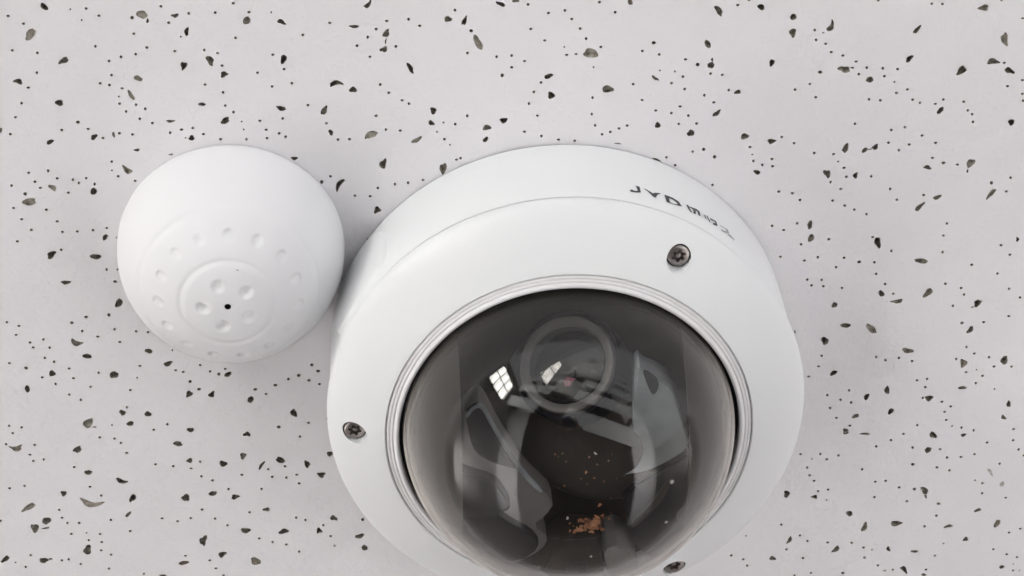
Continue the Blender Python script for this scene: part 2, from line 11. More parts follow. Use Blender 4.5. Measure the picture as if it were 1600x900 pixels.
INSIDE = {"left_plate":[[-32.3,7.3],[-29.8,10.5],[-26.5,11.7],[-24.0,6.6],[-21.5,0.5],[-17.3,-8.0],[-13.0,-15.9],[-4.0,-25.8],[-7.1,-31.2],[-11.0,-34.4],[-5.8,-39.4],[-8.2,-44.2],[-17.3,-49.2],[-25.2,-45.0],[-30.1,-36.8],[-32.6,-23.5]],"left_slot":[[-31.5,8.7],[-29.4,11.3],[-26.7,11.9],[-24.8,6.4],[-21.8,-1.6],[-18.3,-8.7],[-14.6,-13.5],[-22.4,-10.8],[-28.2,-6.9],[-30.0,-1.7]],"left_block":[[-36.9,-13.6],[-33.8,-9.7],[-28.8,-12.0],[-23.0,-14.3],[-20.3,-18.0],[-17.7,-23.3],[-19.1,-25.8],[-23.0,-25.5],[-17.5,-30.9],[-11.3,-35.0],[-8.7,-39.5],[-15.2,-45.0],[-23.5,-42.8],[-29.7,-35.3],[-33.5,-25.1]],"right_fin":[[20.1,24.5],[22.7,21.1],[26.5,19.4],[30.8,16.0],[33.0,8.2],[35.2,-0.2],[36.5,-5.8],[30.2,-10.7],[23.9,-14.0],[15.0,-15.8],[17.1,-8.6],[18.7,-0.5],[19.1,8.7],[19.1,16.7]],"right_block":[[16.3,-23.0],[21.6,-17.5],[30.1,-13.1],[37.0,-7.2],[38.9,-20.0],[37.7,-31.0],[33.7,-40.5],[27.9,-48.6],[22.6,-44.0],[19.3,-37.5],[17.6,-30.7]],"right_strap":[[18.8,-32.8],[22.6,-28.6],[26.8,-23.0],[29.8,-17.0],[31.4,-18.0],[28.8,-25.0],[24.2,-30.6],[20.0,-35.2]],"rim":[[-31.6,7.2],[-29.4,10.3],[-26.5,12.0],[-24.5,8.3],[-21.6,1.8],[-17.4,-6.3],[-13.1,-13.9],[-7.6,-21.2],[-9.2,-21.2],[-14.4,-14.8],[-18.5,-6.7],[-22.6,0.9],[-25.2,7.0],[-26.9,10.5],[-29.1,9.4],[-30.8,6.5]],"fin_notch":[[21.2,23.2],[23.7,22.0],[26.5,18.8],[26.2,15.1],[24.7,13.4],[23.1,17.1]],"low_left":[[-10.1,-50.2],[-4.6,-38.5],[4.4,-36.9],[9.6,-40.5],[11.3,-51.1]],"low_right":[[10.2,-39.8],[16.1,-37.2],[22.2,-45.6],[19.0,-50.6],[12.4,-50.4]],"low_notch":[[-1.0,-42.5],[5.7,-42.8],[6.2,-47.9],[-1.3,-47.6]]}
import bpy, bmesh, math, random
from mathutils import Matrix, Vector
from mathutils.geometry import delaunay_2d_cdt

SC = bpy.context.scene
COL = SC.collection
R = math.radians
CEIL = 2.6                      # ceiling height of the room, metres
W = Matrix(((1, 0, 0, 0), (0, -1, 0, 0), (0, 0, -1, CEIL), (0, 0, 0, 1)))   # ceiling frame (z = down out of the tile) -> world

# ---------------------------------------------------------------- camera
cd = bpy.data.cameras.new("camera"); cam = bpy.data.objects.new("camera", cd); COL.objects.link(cam)
cd.lens = 101.25; cd.sensor_width = 36.0; cd.clip_start = 0.02; cd.clip_end = 60
Lr = ((0.998549784, 0.027615816, -0.046213597), (0.0, 0.858412184, 0.512960546), (0.053836138, -0.512216642, 0.857167301))
LT = Matrix(Lr)                 # rows: ceiling axes in camera coordinates
pos = LT @ Vector((0, 0, 0.9))
cam.matrix_world = W @ (Matrix.Translation(pos) @ LT.to_4x4())
SC.camera = cam

# ---------------------------------------------------------------- world: the even light of a pale room
w = bpy.data.worlds.new("World"); SC.world = w; w.use_nodes = True
bg = w.node_tree.nodes["Background"]; bg.inputs[0].default_value = (1.0, 0.985, 1.0, 1); bg.inputs[1].default_value = WORLD_STRENGTH
SC.view_settings.view_transform = 'Standard'; SC.view_settings.look = 'None'
SC.view_settings.exposure = EXPOSURE; SC.view_settings.gamma = 1
SC.cycles.use_denoising = True
SC.cycles.max_bounces = 10; SC.cycles.transparent_max_bounces = 16
SC.cycles.caustics_reflective = False; SC.cycles.caustics_refractive = False

# ---------------------------------------------------------------- materials
def mat(name, color, rough=0.5, metal=0.0, spec=0.5, bump=None, var=None, emit=None):
    m = bpy.data.materials.new(name); m.use_nodes = True
    nt = m.node_tree; b = nt.nodes["Principled BSDF"]
    b.inputs["Base Color"].default_value = (*color, 1)
    b.inputs["Roughness"].default_value = rough; b.inputs["Metallic"].default_value = metal
    b.inputs["Specular IOR Level"].default_value = spec
    tc = nt.nodes.new("ShaderNodeTexCoord")
    if bump:
        last = None
        for sc, st, dist in bump:
            n = nt.nodes.new("ShaderNodeTexNoise"); n.inputs["Scale"].default_value = sc; n.inputs["Detail"].default_value = 4
            nt.links.new(tc.outputs["Object"], n.inputs["Vector"])
            bp = nt.nodes.new("ShaderNodeBump"); bp.inputs["Strength"].default_value = st; bp.inputs["Distance"].default_value = dist
            nt.links.new(n.outputs["Fac"], bp.inputs["Height"])
            if last: nt.links.new(last.outputs[0], bp.inputs["Normal"])
            last = bp
        nt.links.new(last.outputs[0], b.inputs["Normal"])
    if var:
        sc, amt, c2 = var
        n = nt.nodes.new("ShaderNodeTexNoise"); n.inputs["Scale"].default_value = sc; n.inputs["Detail"].default_value = 5
        nt.links.new(tc.outputs["Object"], n.inputs["Vector"])
        mr = nt.nodes.new("ShaderNodeMapRange"); mr.inputs[1].default_value = .35; mr.inputs[2].default_value = .7; mr.inputs[4].default_value = amt
        nt.links.new(n.outputs["Fac"], mr.inputs[0])
        mx = nt.nodes.new("ShaderNodeMix"); mx.data_type = 'RGBA'
        mx.inputs[6].default_value = (*color, 1); mx.inputs[7].default_value = (*c2, 1)
        nt.links.new(mr.outputs[0], mx.inputs[0]); nt.links.new(mx.outputs[2], b.inputs["Base Color"])
    if emit:
        b.inputs["Emission Color"].default_value = (*emit[0], 1); b.inputs["Emission Strength"].default_value = emit[1]
    return m

M_TILE = mat("tile_paint", (.80, .79, .81), .85, spec=.3, bump=[(90, .42, .0012), (380, .42, .0006), (1500, .4, .00025)], var=(22, .5, (.77, .755, .77)))
M_PIT = mat("tile_core_dark", (.10, .095, .085), .95, spec=.1, var=(520, 1, (.46, .42, .35)))
M_PITG = mat("tile_core_grey", (.42, .39, .34), .95, spec=.1, var=(450, 1, (.12, .11, .09)))
M_PITF = mat("tile_core_faint", (.62, .60, .58), .95, spec=.1, var=(900, 1, (.35, .33, .31)))
M_WHITE = mat("white_enamel", (.775, .79, .80), .42, spec=.4, bump=[(500, .04, .0002)], var=(18, .4, (.75, .76, .77)))
M_ABS = mat("white_plastic", (.785, .79, .805), .6, spec=.2, bump=[(700, .05, .0002)], var=(25, .35, (.765, .765, .78)))
M_TRIM = mat("white_trim", (.79, .785, .80), .38, spec=.45, var=(300, .5, (.76, .74, .74)))
M_BLACK = mat("black_rubber", (.012, .012, .018), .55, spec=.3)
M_NAVY = mat("black_plastic", (.005, .005, .012), .75, spec=.1, var=(60, .6, (.01, .01, .018)))
M_DARK = mat("charcoal_plastic", (.04, .037, .035), .6, spec=.25, var=(70, .8, (.055, .05, .045)))
M_LINER = mat("liner_plastic", (.075, .07, .066), .55, spec=.25, var=(40, .7, (.11, .10, .09)))
M_GREY = mat("bracket_grey", (.27, .262, .258), .55, spec=.3, var=(55, .9, (.40, .39, .39)))
M_PALE = mat("pale_smudged", (.58, .64, .68), .55, spec=.3, var=(28, 1, (.15, .165, .17)))  # dark smudges in the colour stand in for light falling off
M_BROWN = mat("cavity_brown", (.028, .023, .02), .7, spec=.15, var=(80, 1, (.06, .048, .04)))
M_LENSRING = mat("lens_barrel_grey", (.22, .215, .21), .45, spec=.4)
M_STEEL = mat("screw_steel", (.43, .385, .37), .36, metal=1, bump=[(1500, .3, .0001)], var=(700, .8, (.3, .28, .27)))
M_RECESS = mat("screw_recess", (.2, .17, .16), .5, metal=.6, spec=.4)
M_INK = mat("black_print", (.03, .03, .035), .5)
M_INK2 = mat("faded_print", (.3, .3, .31), .5)
M_DEBRIS = mat("rust_debris", (.85, .41, .22), .8, var=(500, 1, (.28, .12, .06)))
M_SPECK = mat("white_speck", (.9, .88, .85), .3)
M_EYE = mat("eyeball_plastic", (.045, .041, .038), .6, spec=.2, var=(60, .9, (.075, .066, .06)))
M_PINK = mat("pink_glint", (.95, .3, .42), .3)
M_MARK = mat("seam_grey", (.04, .04, .04), .7)

def shell_mat(name, tint, f0, rim_sheen):
    """clear moulded shell: straight-through tint, mirror reflection that grows towards grazing, diffuse film painting a bright rim reflection"""
    m = bpy.data.materials.new(name); m.use_nodes = True; nt = m.node_tree; nt.nodes.clear()
    N = nt.nodes.new; Lk = nt.links.new
    out = N("ShaderNodeOutputMaterial"); g = N("ShaderNodeNewGeometry")
    dp = N("ShaderNodeVectorMath"); dp.operation = 'DOT_PRODUCT'; Lk(g.outputs["Incoming"], dp.inputs[0]); Lk(g.outputs["Normal"], dp.inputs[1])
    ab = N("ShaderNodeMath"); ab.operation = 'ABSOLUTE'; Lk(dp.outputs["Value"], ab.inputs[0])
    om = N("ShaderNodeMath"); om.operation = 'SUBTRACT'; om.inputs[0].default_value = 1; Lk(ab.outputs[0], om.inputs[1])
    pw = N("ShaderNodeMath"); pw.operation = 'POWER'; pw.inputs[1].default_value = 5; Lk(om.outputs[0], pw.inputs[0])
    fr = N("ShaderNodeMath"); fr.operation = 'MULTIPLY_ADD'; fr.inputs[1].default_value = 1 - f0; fr.inputs[2].default_value = f0; Lk(pw.outputs[0], fr.inputs[0])
    tr = N("ShaderNodeBsdfTransparent"); tr.inputs[0].default_value = (*tint, 1)
    gl = N("ShaderNodeBsdfGlossy"); gl.inputs["Roughness"].default_value = .02
    gl.inputs[0].default_value = (1, 1, 1, 1)
    mx = N("ShaderNodeMixShader"); Lk(fr.outputs[0], mx.inputs[0]); Lk(tr.outputs[0], mx.inputs[1]); Lk(gl.outputs[0], mx.inputs[2])
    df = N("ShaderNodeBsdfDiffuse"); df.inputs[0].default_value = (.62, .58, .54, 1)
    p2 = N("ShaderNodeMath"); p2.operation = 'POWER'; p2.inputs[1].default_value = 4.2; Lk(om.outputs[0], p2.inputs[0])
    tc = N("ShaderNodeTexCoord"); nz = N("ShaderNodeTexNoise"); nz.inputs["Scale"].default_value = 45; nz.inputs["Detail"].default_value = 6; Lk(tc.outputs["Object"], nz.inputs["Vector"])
    d2 = N("ShaderNodeMath"); d2.operation = 'MULTIPLY_ADD'; d2.inputs[1].default_value = rim_sheen[1]; d2.inputs[2].default_value = rim_sheen[0]; Lk(p2.outputs[0], d2.inputs[0])  # pale diffuse growing towards grazing, painted in for reflected light along the rim
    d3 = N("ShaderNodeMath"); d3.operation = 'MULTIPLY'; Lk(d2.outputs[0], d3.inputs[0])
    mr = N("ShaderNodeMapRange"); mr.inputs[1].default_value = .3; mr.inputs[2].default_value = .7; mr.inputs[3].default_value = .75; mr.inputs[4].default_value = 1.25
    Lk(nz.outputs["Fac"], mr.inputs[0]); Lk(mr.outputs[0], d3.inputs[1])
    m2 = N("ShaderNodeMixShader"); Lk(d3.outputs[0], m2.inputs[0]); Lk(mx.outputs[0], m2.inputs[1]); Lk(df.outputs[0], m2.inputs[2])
    Lk(m2.outputs[0], out.inputs[0]); return m
M_DOME = shell_mat("smoked_dome", DOME_TINT, DOME_F0, DOME_RIM_SHEEN)
M_LENS = shell_mat("lens_glass", (.7, .75, .75), .058, (0, 0))

# ---------------------------------------------------------------- helpers
def link(name, me, mats, parent=None, smooth=None, loc=None):
    o = bpy.data.objects.new(name, me); COL.objects.link(o)
    for m in (mats if isinstance(mats, (list, tuple)) else [mats]): me.materials.append(m)
    if smooth is not None:
        for p in me.polygons: p.use_smooth = True
        me.set_sharp_from_angle(angle=R(smooth))
    if parent: o.parent = parent
    if loc: o.location = loc
    return o
def mesh(name, V, F):
    me = bpy.data.meshes.new(name); me.from_pydata(V, [], F); me.validate(); me.update(); return me
def lathe(name, prof, m, parent=None, seg=160, closed=True, smooth=35, loc=None, mtx=None):
    """prof: (r, z) in mm, walked so that faces point outwards"""
    V = []; F = []; n = len(prof)
    for r, z in prof:
        for k in range(seg):
            a = 2 * math.pi * k / seg; V.append((r * math.cos(a) / 1000, r * math.sin(a) / 1000, z / 1000))
    for i in range(n if closed else n - 1):
        j = (i + 1) % n
        for k in range(seg):
            k2 = (k + 1) % seg; F.append((i * seg + k, i * seg + k2, j * seg + k2, j * seg + k))
    me = bpy.data.meshes.new(name); me.from_pydata(V, [], F)
    bm = bmesh.new(); bm.from_mesh(me); bmesh.ops.remove_doubles(bm, verts=bm.verts, dist=1e-7)
    bmesh.ops.recalc_face_normals(bm, faces=bm.faces); bm.to_mesh(me); bm.free()
    o = link(name, me, m, parent, smooth, loc)
    if mtx: o.matrix_local = mtx
    return o
def thing(name, label, cat, mtx, group=None):
    o = bpy.data.objects.new(name, None); COL.objects.link(o); o.matrix_world = mtx; o.empty_display_size = .02
    o["label"] = label; o["category"] = cat
    if group: o["group"] = group
    return o
def prism(name, pts, z0, z1, m, parent, bev=.0006, loc=None):
    """flat outline in mm extruded between heights z0..z1 (mm), edges bevelled"""
    bm = bmesh.new()
    vs = [bm.verts.new((x / 1000, y / 1000, z1 / 1000)) for x, y in pts]
    f = bm.faces.new(vs)
    ext = bmesh.ops.extrude_face_region(bm, geom=[f])
    for v in [e for e in ext["geom"] if isinstance(e, bmesh.types.BMVert)]: v.co.z = z0 / 1000
    bmesh.ops.recalc_face_normals(bm, faces=bm.faces)
    if bev:
        bmesh.ops.bevel(bm, geom=[e for e in bm.edges if abs(e.verts[0].co.z - z1 / 1000) < 1e-7 and abs(e.verts[1].co.z - z1 / 1000) < 1e-7], offset=bev, segments=2, affect='EDGES', clamp_overlap=True)
    me = bpy.data.meshes.new(name); bm.to_mesh(me); bm.free()
    return link(name, me, m, parent, 30, loc)
def smooth_poly(pts, it=2):
    for _ in range(it):
        q = []
        for i in range(len(pts)):
            a, b = pts[i], pts[(i + 1) % len(pts)]
            q.append((a[0] * .75 + b[0] * .25, a[1] * .75 + b[1] * .25)); q.append((a[0] * .25 + b[0] * .75, a[1] * .25 + b[1] * .75))
        pts = q
    return pts

# ================================================================ THE CEILING TILE with its real pits
rng = random.Random(11)
outl = []                       # (points mm, depth mm, wall material slot, floor slot)
def pin(x, y, r, n=9):
    ph = rng.uniform(0, 6.28); k = rng.uniform(.86, 1.16)
    outl.append(([(x + r * k * math.cos(ph + 2 * math.pi * i / n) * rng.uniform(.86, 1.1), y + r / k * math.sin(ph + 2 * math.pi * i / n) * rng.uniform(.86, 1.1)) for i in range(n)], 2.4, 1, 1))
def blob(cx, cy, ax, ay, bx, by, kind, n=22):
    code = kind[0]; bend = {'b': -.55, 'B': .6}.get(kind[1:], rng.uniform(-.13, .13))
    tp = rng.uniform(-.24, .24); p1, p2, p3 = (rng.uniform(0, 6.28) for _ in range(3)); a2, a3, a5 = rng.uniform(.04, .12), rng.uniform(.06, .18), rng.uniform(.02, .07)
    pts = []
    for i in range(n):
        t = 2 * math.pi * i / n
        k = 1 + a2 * math.sin(2 * t + p1) + a3 * math.sin(3 * t + p2) + a5 * math.sin(5 * t + p3) + rng.uniform(-.05, .05)
        u = math.cos(t) * k; v = math.sin(t) * k * (1 + tp * math.cos(t))
        v += bend * 1.6 * (u * u - .4)
        pts.append((cx + ax * u + bx * v, cy + ay * u + by * v))
    d, ws, fs = {'d': (2.4, 1, 1), 'm': (1.3, 1, 1), 'g': (.75, 2, 2), 'f': (.25, 3, 3)}[code]
    if code == 'm': ws, fs = 1, (2 if rng.random() < .45 else 1)
    outl.append((pts, d, ws, fs))
for x, y in PINS['s']: pin(x, y, .30)
for x, y in PINS['n']: pin(x, y, .46)
for x, y in PINS['m']: pin(x, y, .60)
for b in BLOBS: blob(*b)
taken = [(x, y) for k in PINS.values() for x, y in k] + [(b[0], b[1]) for b in BLOBS]
HALF = 300.0
def in_view(x, y):              # the part of the tile that was surveyed pit by pit
    yt = 1
    return -176 < x < 172 and -124 < y < 112 and (abs(x) < 164 or y < 96)
cx0, cy0 = 0, 0
for i in range(1500):
    x, y = rng.uniform(-290, 290), rng.uniform(-290, 290)
    if in_view(x, y) or any(abs(x - a) < 3 and abs(y - b) < 3 for a, b in taken[-400:]): continue
    taken.append((x, y)); pin(x, y, rng.uniform(.36, .56), 6)
for i in range(620):
    x, y = rng.uniform(-288, 288), rng.uniform(-288, 288)
    if in_view(x, y) or any(abs(x - a) < 6 and abs(y - b) < 6 for a, b in taken): continue
    taken.append((x, y)); a = rng.uniform(0, 3.14); l = rng.uniform(1.1, 2.1); wd = l * rng.uniform(.4, .8)
    blob(x, y, l * math.cos(a), l * math.sin(a), -wd * math.sin(a), wd * math.cos(a), rng.choice('dddmmg'), 12)
V2 = []; FI = []
for x in range(-30, 31, 6):     # border and a coarse grid keep the triangles well shaped
    for y in range(-30, 31, 6): V2.append(Vector((x * 10.0, y * 10.0)))
border = []
for pts, *_ in outl:
    s = len(V2); V2 += [Vector(p) for p in pts]; FI.append(list(range(s, s + len(pts))))
EI = [(f[i], f[(i + 1) % len(f)]) for f in FI for i in range(len(f))]
cv, ce, cf, ov, oe, of = delaunay_2d_cdt(V2, EI, [], 0, 1e-4)
TV = [(v.x / 1000, v.y / 1000, 0) for v in cv]; TF = []; TM = []
cells = {}
for pi_, (pts, *_) in enumerate(outl):
    xs = [p[0] for p in pts]; ys = [p[1] for p in pts]
    for i in range(int(min(xs) // 4), int(max(xs) // 4) + 1):
        for j in range(int(min(ys) // 4), int(max(ys) // 4) + 1): cells.setdefault((i, j), []).append(pi_)
def in_pit(x, y):
    for pi_ in cells.get((int(x // 4), int(y // 4)), ()):
        pts = outl[pi_][0]; ins = False; j = len(pts) - 1
        for i in range(len(pts)):
            xi, yi = pts[i]; xj, yj = pts[j]
            if (yi > y) != (yj > y) and x < (xj - xi) * (y - yi) / (yj - yi) + xi: ins = not ins
            j = i
        if ins: return True
    return False
for f in cf:
    if not in_pit(sum(cv[i].x for i in f) / len(f), sum(cv[i].y for i in f) / len(f)): TF.append(tuple(f)); TM.append(0)
def area(p): return sum(p[i][0] * p[(i + 1) % len(p)][1] - p[(i + 1) % len(p)][0] * p[i][1] for i in range(len(p))) / 2
for pts, d, ws, fs in outl:
    if area(pts) < 0: pts = pts[::-1]
    n = len(pts); s = len(TV); mx = sum(p[0] for p in pts) / n; my = sum(p[1] for p in pts) / n
    lip = .16 if n > 9 else .04
    rings = [(1.06, 0), (.97, -lip), (.86, -d * .6), (.6, -d)] if n > 9 else [(1, 0), (.97, -lip), (.8, -d)]
    for k, z in rings: TV += [((mx + (x - mx) * k) / 1000, (my + (y - my) * k) / 1000, z / 1000) for x, y in pts]
    for q in range(len(rings) - 1):
        for i in range(n):
            j = (i + 1) % n; TF.append((s + q * n + i, s + q * n + j, s + (q + 1) * n + j, s + (q + 1) * n + i)); TM.append(0 if q == 0 else ws)
    TF.append(tuple(s + (len(rings) - 1) * n + i for i in range(n))); TM.append(fs)
# the plain painted ceiling round this stretch
E = 1.3; H = HALF / 1000
for x0, x1, y0, y1 in ((-E, E, H, E), (-E, E, -E, -H), (-E, -H, -H, H), (H, E, -H, H)):
    s = len(TV); TV += [(x0, y0, 0), (x1, y0, 0), (x1, y1, 0), (x0, y1, 0)]; TF.append((s, s + 1, s + 2, s + 3)); TM.append(0)
me = bpy.data.meshes.new("ceiling"); me.from_pydata(TV, [], TF)
me.polygons.foreach_set("material_index", TM)
ceil = link("ceiling", me, [M_TILE, M_PIT, M_PITG, M_PITF]); ceil.matrix_world = W; ceil["kind"] = "structure"
me.update()

# ================================================================ ROUND SOUND PICKUP (left)
DR = 34.7; DCZ = 4.6
pk = thing("sound_pickup", "small white hemispherical sound pickup with dimpled face and tiny centre hole, left of the camera", "microphone",
           W @ Matrix.Translation((-.0864, .0192, 0)))
def pz(r):
    z = DCZ + math.sqrt(max(0, DR * DR - r * r))
    z -= .36 * math.exp(-((r - 14.2) / .8) ** 2)                 # groove round the inner disc
    z += .22 / (1 + math.exp((r - 13.2) / .4))                          # inner disc stands proud
    z += .25 / (1 + math.exp((r - 25.8) / .4)) - .4 * math.exp(-((r - 26.6) / .8) ** 2)                         # outer step
    z -= 1.3 * math.exp(-(r / 13) ** 2)                                  # flattened tip
    return z
dimples = [(21.0, 87 + 24 * k, 1.5, .88) for k in range(15)] + [(7.2, 111 + 72 * k, 1.9, .85) for k in range(5)]
DXY = [(r * math.cos(R(a)), r * math.sin(R(a)), s, d) for r, a, s, d in dimples]
V = []; F = []; SEG = 300
rs = [1.02 + .26 * i for i in range(int((29.5 - 1.02) / .26))]
rs += [DR * math.sin(t) for t in [math.asin(29.6 / DR) + (math.pi / 2 - math.asin(29.6 / DR)) * i / 18 for i in range(19)]]
prof = [(r, None) for r in rs]
for r in rs:
    for k in range(SEG):
        a = 2 * math.pi * k / SEG; x, y = r * math.cos(a), r * math.sin(a); z = pz(r)
        if r < 25:
            for dx, dy, s, d in DXY:
                q = ((x - dx) ** 2 + (y - dy) ** 2) / (s * s)
                if q < 2.2: z -= d * max(0, math.exp(-q * q * 1.3) - .002)
        V.append((x / 1000, y / 1000, z / 1000))
rs2 = [(34.65, 3.0), (34.3, .9), (33.9, .3)]
for r, z in rs2:
    for k in range(SEG):
        a = 2 * math.pi * k / SEG; V.append((r * math.cos(a) / 1000, r * math.sin(a) / 1000, z / 1000))
NR = len(rs) + 3
for z in (pz(.6) - .3, pz(.6) - 5):
    for k in range(SEG):
        a = 2 * math.pi * k / SEG; V.append((.95 * math.cos(a) / 1000, .95 * math.sin(a) / 1000, z / 1000))
for i in range(NR - 1):
    for k in range(SEG): F.append((i * SEG + k, (i + 1) * SEG + k, (i + 1) * SEG + (k + 1) % SEG, i * SEG + (k + 1) % SEG))
for a, b in ((NR, 0), (NR + 1, NR)):
    for k in range(SEG): F.append((a * SEG + k, b * SEG + k, b * SEG + (k + 1) % SEG, a * SEG + (k + 1) % SEG))
me = mesh("pickup_shell", V, F)
for p in me.polygons: p.use_smooth = True
link("shell", me, M_ABS, pk)
hz = (pz(.6) - .35) / 1000
me = mesh("hole", [(.00094 * math.cos(2 * math.pi * i / 24), .00094 * math.sin(2 * math.pi * i / 24), hz + .00022) for i in range(24)] + [(.00080 * math.cos(2 * math.pi * i / 24), .00080 * math.sin(2 * math.pi * i / 24), hz - .002) for i in range(24)],
          [(i, (i + 1) % 24, 24 + (i + 1) % 24, 24 + i) for i in range(24)] + [tuple(range(47, 23, -1))])
link("microphone_hole", me, M_BLACK, pk)
# a small nick on the face
rr, aa = 12.2, R(74); zz = pz(rr) + .05
me = mesh("nick", [((rr * math.cos(aa) + dx) / 1000, (rr * math.sin(aa) + dy) / 1000, (zz + dz) / 1000) for dx, dy, dz in ((-.55, .06, .03), (0, .14, .05), (.55, -.08, .03), (0, -.1, .09))], [(0, 3, 2, 1)])
link("scratch", me, M_MARK, pk)

# ================================================================ DOME CAMERA
CX, CY = .0146, -.0212
dc = thing("dome_camera", "large white ceiling dome camera with smoked transparent dome and black lettering on its base", "security camera",
           W @ Matrix.Translation((CX, CY, 0)))
lathe("mounting_gasket", [(60, 0.03), (71.0, 0.03), (71.0, .55), (60, .55)], M_MARK, dc, seg=160)
base = lathe("base_ring", [(71.2, 0.5), (71.7, .6), (71.9, 1.3), (72.2, 33.0), (72.0, 33.45), (71.6, 33.6), (60, 33.6), (60, 0.6)], M_WHITE, dc, seg=256)
lathe("seam_gasket", [(60.5, 33.65), (70.3, 33.65), (70.3, 34.8), (60.5, 34.8)], M_MARK, dc, seg=200)
# cap: lathed, with three screw pockets bored into it
capP = [(71.6, 34.9), (72.1, 34.9), (72.6, 35.3), (72.85, 36.1), (72.95, 37.2), (72.3, 38.7), (71.0, 40.4), (69.0, 42.3), (66.5, 44.2), (64.0, 45.9), (61.5, 47.5), (59.6, 48.6), (57.8, 49.6), (56.4, 50.4), (55.7, 50.7), (55.3, 50.5),
        (55.2, 49.8), (55.2, 38), (60, 37), (66, 36), (70, 35)]
cap = lathe("cap_tmp", capP, M_WHITE, None, seg=288, smooth=None)
SCREWS = [(65.0, 60.5), (64.6, 181.0), (65.0, -58.6)]
def disc_cyl(name, r, z0, z1, x, y, seg=64):
    Vv = [((x + r * math.cos(2 * math.pi * k / seg)) / 1000, (y + r * math.sin(2 * math.pi * k / seg)) / 1000, z / 1000) for z in (z0, z1) for k in range(seg)]
    Ff = [(k, (k + 1) % seg, seg + (k + 1) % seg, seg + k) for k in range(seg)] + [tuple(range(seg - 1, -1, -1)), tuple(range(seg, 2 * seg))]
    return mesh(name, Vv, Ff)
cutters = []
for r, a in SCREWS:
    o = bpy.data.objects.new("cut", disc_cyl("cut", 3.75, 40.9, 60, r * math.cos(R(a)), r * math.sin(R(a)))); COL.objects.link(o); cutters.append(o)
    md = cap.modifiers.new("b", 'BOOLEAN'); md.operation = 'DIFFERENCE'; md.object = o; md.solver = 'EXACT'
dg = bpy.context.evaluated_depsgraph_get(); me = bpy.data.meshes.new_from_object(cap.evaluated_get(dg))
for o in cutters + [cap]: bpy.data.objects.remove(o)
me.materials.clear(); capo = link("cap", me, M_WHITE, dc, 32)
# trim with its concentric ridges
def ridge(r0, r1, z0, z1, up, n=6):
    return [(r0 + (r1 - r0) * i / n, z0 + (z1 - z0) * i / n + up * math.sin(math.pi * i / n)) for i in range(n + 1)]
tp = [(55.1, 44), (55.1, 50.2)] + ridge(55.0, 54.1, 50.4, 50.75, .2) + ridge(53.98, 53.1, 50.75, 51.05, .2) + ridge(52.98, 51.35, 51.05, 51.5, .5) + [(51.3, 50.9), (51.3, 44)]
lathe("trim_ring", tp, M_TRIM, dc, seg=256, smooth=50)
lathe("dome_gasket", [(51.6, 44.5), (51.6, 48.6), (50.0, 48.2), (49.2, 44.5)], M_BLACK, dc, seg=160)
# printed lettering on the base wall
for gi, g in enumerate(LETTERS):
    n = len(g); ma = sum(p[0] for p in g) / n; mh = sum(p[1] for p in g) / n; kk = 1.1 if gi >= 4 else 1.0
    pts = [(ma + (a - ma) * kk, mh + (h - mh) * kk) for a, h in g]; V = []; F = []
    # refine so that the ink follows the round wall
    tri = delaunay_2d_cdt([Vector(p) for p in pts], [], [list(range(n))], 1, 1e-5)
    def wr(a, h, off): rr = 71.9 + (h - 1.2) / 32 * .35 + off; return (rr * math.cos(R(a)) / 1000, rr * math.sin(R(a)) / 1000, h / 1000)
    for off in (.07, -.05):
        V += [wr(v[0], v[1], off) for v in tri[0]]
    m_ = len(tri[0]); F = [tuple(f) for f in tri[2]] + [tuple(i + m_ for i in f[::-1]) for f in tri[2]]
    link("letter", mesh("letter", V, F), M_INK2 if gi >= len(LETTERS) - 2 else M_INK, base)
# conduit cover: a raised rounded pad on the left of the base wall
V = []; F = []; NA, NH = 90, 70
for i in range(NA + 1):
    for j in range(NH + 1):
        a = 137.5 + (163 - 137.5) * i / NA; h = 3 + 29 * j / NH
        u = (2 * i / NA - 1); v = (2 * j / NH - 1); q = (abs(u) ** 3.2 + abs(v) ** 3.2)
        k = 1 - min(1, max(0, (q - .80) / .16)); k = k * k * (3 - 2 * k)
        rr = 71.75 + (h - 1.2) / 32 * .35 + 1.15 * k
        V.append((rr * math.cos(R(a)) / 1000, rr * math.sin(R(a)) / 1000, h / 1000))
for i in range(NA):
    for j in range(NH): F.append((i * (NH + 1) + j, i * (NH + 1) + j + 1, (i + 1) * (NH + 1) + j + 1, (i + 1) * (NH + 1) + j))
link("conduit_cover", mesh("conduit_cover", V, F), M_WHITE, dc, 60)

# screws: black ring added for the gap's shade, torx head with pin
def screw_meshes():
    n = 72; V = []; F = []
    def ring(rf, z):
        s = len(V)
        for k in range(n):
            a = 2 * math.pi * k / n; r = rf(a); V.append((r * math.cos(a) / 1000, r * math.sin(a) / 1000, z / 1000))
        return s
    star = lambda a: 1.72 + .36 * math.cos(6 * a)
    rs_ = [ring(lambda a: 3.15, 0), ring(lambda a: 3.36, .95), ring(lambda a: 3.26, 1.4), ring(lambda a: 2.9, 1.66), ring(lambda a: star(a) + .12, 1.72), ring(star, 1.6), ring(star, .35), ring(lambda a: .72, .35), ring(lambda a: .68, 1.25), ring(lambda a: .35, 1.42)]
    for a, b in zip(rs_, rs_[1:]):
        for k in range(n): F.append((a + k, a + (k + 1) % n, b + (k + 1) % n, b + k))
    F.append(tuple(rs_[-1] + k for k in range(n))); return V, F, n
SV, SF, SN = screw_meshes(); sme = mesh("screw_head", SV, SF)
for i, p in enumerate(sme.polygons):
    p.use_smooth = True
sme.materials.append(M_STEEL); sme.materials.append(M_RECESS)
for i, p in enumerate(sme.polygons):
    if 5 * SN <= i < 7 * SN: p.material_index = 1
sme.set_sharp_from_angle(angle=R(40))
wm = None
